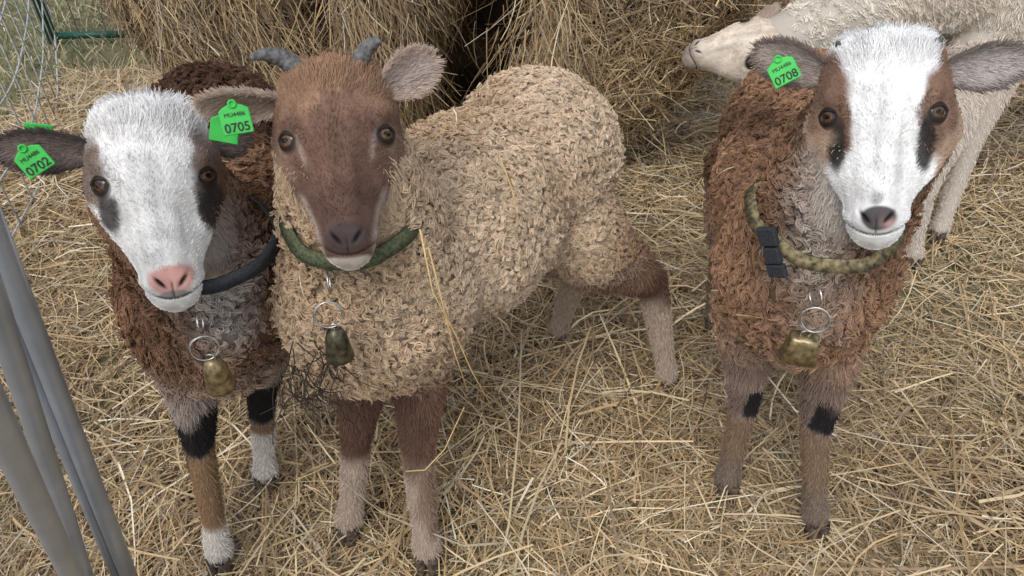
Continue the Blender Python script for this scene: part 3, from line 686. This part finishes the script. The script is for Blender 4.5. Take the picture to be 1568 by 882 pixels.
def stalks(n,x0,x1,y0,y1,seed,Lr,Wr,lift,pal,zoff=0):
    r=np.random.default_rng(seed); x=r.uniform(x0,x1,n); y=r.uniform(y0,y1,n)
    dens=.50+.50*sstep(sn(np.c_[x,y,0*x],7,seed+5),-.9,.5)
    k=r.random(n)<in_straw(x,y)*dens; x,y=x[k],y[k]; n=len(x)
    base=sn(np.c_[x,y,0*x],4,seed+1)*1.6; yaw=base+r.normal(size=n)*1.1; pt=r.normal(size=n)*.15+.03
    L=r.gamma(4,1/4,n)*Lr; W=r.uniform(.6,1.4,n)*Wr
    st=r.random(n)<.06; pt[st]+=r.uniform(.2,.6,st.sum()); L[st]*=.7
    D=np.c_[np.cos(yaw)*np.cos(pt),np.sin(yaw)*np.cos(pt),np.sin(pt)]
    P0=np.c_[x,y,gh(x,y)+zoff+r.random(n)**1.3*lift]-D*(L*.5)[:,None]*np.array([1,1,.4])
    Nn=nz(np.c_[r.normal(size=n)*.55,r.normal(size=n)*.55,np.ones(n)])
    bend=r.normal(size=(n,3))*np.array([.28,.28,.08])
    V,F=ribbons(P0,D,Nn,L,W,bend,3)
    patch=1+.20*sn(np.c_[x,y,0*x],5,seed+3)
    c=PAL[r.choice(len(PAL),n,p=pal)]*r.uniform(.7,1.2,(n,1))*patch[:,None]
    return V,F,np.repeat(np.clip(c,0,.85),8,0)
p1=[.19,.20,.11,.17,.15,.02,.10,.06]; p2=[.26,.18,.23,.09,.04,.11,.08,.01]
for i,a in enumerate([(105000,-1.7,1.9,.35,2.4,101,.080,.0022,.014,p1),(48000,-1.7,1.9,.35,2.6,102,.10,.0025,.036,p2),(4500,-1.6,1.9,.35,2.3,107,.16,.0042,.044,p2),
                      (60000,-2.4,4.2,2.2,5.6,103,.14,.0042,.035,p1),(22000,1.8,4.2,-.8,2.4,104,.14,.0045,.035,p1),(16000,-1.6,2,-1,.4,105,.14,.0045,.035,p1),(9000,-1.7,-1.0,.9,2.6,106,.13,.003,.06,p2)]):
    V,F,c=stalks(*a[:10]); mesh_np('stalks_%d'%i,V,F,M_straw,c,G,smooth=False)
r=np.random.default_rng(120); n=70000; x=r.uniform(-6.5,.5,n); y=r.uniform(1.2,8,n)
k=r.random(n)<(1-in_straw(x,y)); x,y=x[k],y[k]; n=len(x)
D=nz(np.c_[r.normal(size=n)*.6,r.normal(size=n)*.6,np.ones(n)]); P0=np.c_[x,y,np.full(n,-.014)]
V,F=ribbons(P0,D,nz(r.normal(size=(n,3))),r.uniform(.03,.09,n),r.uniform(.003,.006,n),r.normal(size=(n,3))*np.array([.4,.4,.1]),3)
gp=np.array([[.26,.26,.13],[.36,.34,.20],[.52,.45,.30],[.16,.19,.08]])
mesh_np('grass',V,F,M_grass,np.repeat(gp[r.choice(4,n,p=[.28,.28,.30,.14])]*r.uniform(.8,1.2,(n,1)),8,0),smooth=False)

# ---------------------------------------------------------------- hay bale (local coords, then yawed)
BC=np.array([-.28,1.90,.72]); BA,BZ,BD=.90,.76,1.25; YAW=math.radians(-6)
RZ=np.array([[math.cos(YAW),-math.sin(YAW),0],[math.sin(YAW),math.cos(YAW),0],[0,0,1]])
def byaw(V): return (V-BC)@RZ.T+BC
def cavf(q): 
    wob=.05*np.sin(q[:,2]*9)
    return .62*np.exp(-np.abs((q[:,0]+.10+wob)/.15)**3)*(1-sstep(q[:,2],1.0,1.2))+.35*np.exp(-(((q[:,0]+.47-wob)/.05)**2))*(1-sstep(q[:,2],.9,1.15))
def bale_pt(rr,th,dep):
    e=2/2.05; x=np.sign(np.cos(th))*np.abs(np.cos(th))**e*BA; z=np.sign(np.sin(th))*np.abs(np.sin(th))**e*BZ
    P=np.stack([BC[0]+x*rr,BC[1]+dep+0*x,BC[2]+z*rr],-1)
    q=P.reshape(-1,3); n=sn(q,6,91)*.040+sn(q,18,92)*.020
    face=(1-sstep(dep+0*rr,0,.14)).ravel()
    rnd=.14*(np.maximum(rr.ravel(),0)**7)
    q=q.copy(); cav=cavf(q); q[:,1]+=face*(rnd+cav+n); rad=nz(np.c_[x.ravel(),0*n,z.ravel()]); q+=rad*((1-face*.5)*n)[:,None]
    q[:,2]=np.maximum(q[:,2],.0+.002*q[:,1])
    return q
nt=260; th=np.linspace(0,2*math.pi,nt,endpoint=False); V=[]
for rr in np.linspace(.01,1,80): V.append(bale_pt(np.full(nt,rr),th,np.zeros(nt)))
for d in np.linspace(.02,BD,40): V.append(bale_pt(np.ones(nt),th,np.full(nt,d)))
for rr in np.linspace(.97,.01,12): V.append(bale_pt(np.full(nt,rr),th,np.full(nt,BD)))
V=np.concatenate(V); F=grid_faces(80+40+12,nt)
BG=Grp('hay_bale',tuple(BC))
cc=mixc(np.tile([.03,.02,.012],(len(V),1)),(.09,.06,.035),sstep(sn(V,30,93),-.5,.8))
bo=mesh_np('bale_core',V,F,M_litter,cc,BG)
Vb,Tb,Nb=tri_data(bo)
cb_=(Vb[Tb[:,0]]+Vb[Tb[:,1]]+Vb[Tb[:,2]])/3; fn=np.cross(Vb[Tb[:,1]]-Vb[Tb[:,0]],Vb[Tb[:,2]]-Vb[Tb[:,0]])
if (fn*(cb_-np.array([-.26,2.6,.7]))).sum(1).mean()<0: Nb=-Nb
incav=(cavf(cb_)>.2)&(cb_[:,1]<2.9)
w=np.where((cb_[:,1]<2.25)&(cb_[:,2]<.95),5.,1.)*(cb_[:,2]>.01)*np.where(incav,.25,1.)
n=72000; P,N=sample(Vb,Tb,Nb,n,w)
rel=P-BC; tang=nz(np.c_[-rel[:,2],0*rel[:,0],rel[:,0]]); side=sstep(P[:,1],2.3,2.45)
cav=np.exp(-(((P[:,0]+.22)/.22)**2))*(1-side)
wild=.45+.95*sstep(P[:,0],-.1,.15)
D=tang*1.0+R.normal(size=P.shape)*wild[:,None]; D=D*(1-cav[:,None])+np.array([0,-.1,-1.])*cav[:,None]*1.2+R.normal(size=P.shape)*.40*cav[:,None]
D=nz(D-(D*N).sum(1)[:,None]*N*.80)
L=R.gamma(4,1/4,n)*.07*(1+.5*cav); W=R.uniform(.0014,.0034,n)
bend=R.normal(size=(n,3))*.3+np.array([0,0,-.12])
col=PAL[R.choice(len(PAL),n,p=[.18,.21,.10,.18,.16,.03,.09,.05])]*R.uniform(.5,1.2,(n,1))
strata=1+.24*sn(np.c_[np.hypot(rel[:,0],rel[:,2]),0*rel[:,0],0*rel[:,0]],40,97)+.18*sn(P,9,98)
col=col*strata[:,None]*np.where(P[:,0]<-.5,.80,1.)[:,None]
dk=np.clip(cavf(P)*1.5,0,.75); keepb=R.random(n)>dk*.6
Pb=P+N*R.uniform(0,.026,(n,1))-D*(L*.5)[:,None]
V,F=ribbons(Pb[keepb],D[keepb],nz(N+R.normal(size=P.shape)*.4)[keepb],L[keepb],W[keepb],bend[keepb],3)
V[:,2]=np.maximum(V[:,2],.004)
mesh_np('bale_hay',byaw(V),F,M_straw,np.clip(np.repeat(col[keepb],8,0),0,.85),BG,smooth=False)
me=bo.data; VV=byaw(Vb).astype(np.float32); me.vertices.foreach_set('co',VV.ravel()); me.update()
n=1700; x=np.where(R.random(n)<.65,R.normal(-.38,.05,n),R.normal(.08,.06,n)); z=R.uniform(.40,1.15,n); P=np.c_[x,BC[1]+R.uniform(-.05,.10,n),z]
D=nz(np.c_[R.normal(size=n)*.38,R.normal(size=n)*.14-.05,-np.ones(n)]); L=R.uniform(.07,.22,n)
V,F=ribbons(P,D,nz(np.c_[R.normal(size=n)*.5,-np.ones(n),R.normal(size=n)*.3]),L,R.uniform(.0014,.0034,n),R.normal(size=(n,3))*.25,3)
mesh_np('hanging_hay',byaw(V),F,M_straw,np.repeat(PAL[R.choice(len(PAL),n,p=[.2,.2,.1,.16,.14,.06,.1,.04])]*R.uniform(.7,1.1,(n,1)),8,0),BG,smooth=False)

# ---------------------------------------------------------------- fence panels
FG=Grp('wire_fence_panel',(-1,1.4,0))
path=np.array([(-.52,.55),(-1.08,.44),(-1.28,.95),(-1.27,1.45),(-1.37,1.95),(-1.58,2.45),(-1.90,3.1),(-2.4,3.9)])
tt=np.linspace(0,1,90); sp=np.linspace(0,1,len(path)); px=np.interp(tt,sp,path[:,0]); py=np.interp(tt,sp,path[:,1])
for _ in range(6): px[1:-1]=(px[:-2]+px[2:])/2; py[1:-1]=(py[:-2]+py[2:])/2
for k,h in enumerate(np.linspace(.05,1.05,9)):
    lean=.10*h*np.clip(1-tt*4,0,1); i0=0 if k in (0,7,8) else 13
    tube('line_wire_%d'%k,np.c_[px+lean,py,np.full(90,h)][i0:],.0028,M_wire,FG,6)
for k in range(13,90,3):
    hh=np.linspace(0.02,1.05,6); ln=.10*hh*max(0,1-tt[k]*4)
    tube('stay_wire_%d'%k,np.c_[px[k]+ln,np.full(6,py[k]),hh],.0028,M_wire,FG,6)
tube('end_tube',[(-.567,.552,0),(-.51,.545,.42),(-.457,.539,.8),(-.42,.535,1.07)],.0105,M_galv,FG,14)
tube('end_tube_inner',[(-.590,.560,0),(-.533,.553,.42),(-.480,.547,.8),(-.443,.543,1.07)],.0075,M_galv,FG,14)
def panel(F_,p0,p1,d,n=7):
    p0=np.array(p0);p1=np.array(p1);d=np.array(d)
    for k,s in enumerate((.04,.12,.80,.87,.94,.985)):
        p=p0+(p1-p0)*s; tube('line_wire_%d'%k,[p,p+d*.5,p+d],.0022,M_wire,F_,6)
    for k in range(2,n+1):
        tube('stay_wire_%d'%k,[p0+d*k/n,(p0+p1)/2+d*k/n,p1+d*k/n],.0022,M_wire,F_,6)
F2=Grp('wire_fence_panel',(-.6,.5,0))
tube('end_tube',[(-.647,.556,0),(-.569,.520,.264),(-.41,.446,.80),(-.33,.41,1.07)],.0100,M_galv,F2,14)
panel(F2,(-.647,.556,0.01),(-.33,.41,1.07),(-.65,-.85,0))
F3=Grp('wire_fence_panel',(-.6,.4,0))
tube('end_tube',[(-.63,.531,0),(-.469,.416,.45),(-.341,.324,.81),(-.25,.258,1.07)],.0105,M_galv,F3,14)
panel(F3,(-.63,.531,0.01),(-.25,.258,1.07),(-.45,-.95,0))
GG=Grp('metal_gate',(-1.85,3,0))
tube('post',[(-1.86,2.98,0),(-1.86,2.98,1.3)],.020,M_gpost,GG,14)
tube('foot_rail',[(-1.86,2.98,.03),(-1.56,3.00,.03)],.014,M_gpost,GG,12)
tube('upper_rail',[(-1.86,2.98,1.25),(-1.2,3.02,1.25)],.018,M_gpost,GG,12)
for k in range(1,7): tube('bar_%d'%k,[(-1.86+.11*k,2.98+.006*k,.03),(-1.86+.11*k,2.98+.006*k,1.25)],.003,M_wire,GG,8)

# ---------------------------------------------------------------- light, camera
w=bpy.data.worlds.new("World"); sc.world=w; w.use_nodes=True; nt=w.node_tree
sky=nt.nodes.new('ShaderNodeTexSky'); sky.sky_type='NISHITA'; sky.sun_disc=False
sky.sun_elevation=math.radians(56); sky.sun_rotation=math.radians(205); sky.dust_density=2; sky.air_density=1
hs=nt.nodes.new('ShaderNodeHueSaturation'); hs.inputs['Saturation'].default_value=.45; hs.inputs['Value'].default_value=1.65
bg=nt.nodes['Background']; bg.inputs['Strength'].default_value=.15
nt.links.new(sky.outputs[0],hs.inputs['Color']); nt.links.new(hs.outputs[0],bg.inputs['Color'])
su=bpy.data.lights.new('sun','SUN'); su.energy=1.25; su.angle=math.radians(28); su.color=(1,.985,.96)
so=bpy.data.objects.new('sun',su); sc.collection.objects.link(so)
az=math.radians(205); el=math.radians(56)
dirv=Vector((math.sin(az)*math.cos(el),math.cos(az)*math.cos(el),math.sin(el)))
so.rotation_euler=dirv.to_track_quat('Z','Y').to_euler(); so.location=dirv*8
cam=bpy.data.cameras.new('camera'); co=bpy.data.objects.new('camera',cam); sc.collection.objects.link(co)
co.location=(0,0,1.2); co.rotation_euler=(math.radians(50),0,0); cam.sensor_width=36; cam.lens=26.4; cam.clip_start=.02; cam.clip_end=500
sc.camera=co
sc.view_settings.view_transform='Standard'; sc.view_settings.look='None'; sc.view_settings.exposure=0
print('done',time.time()-T0)
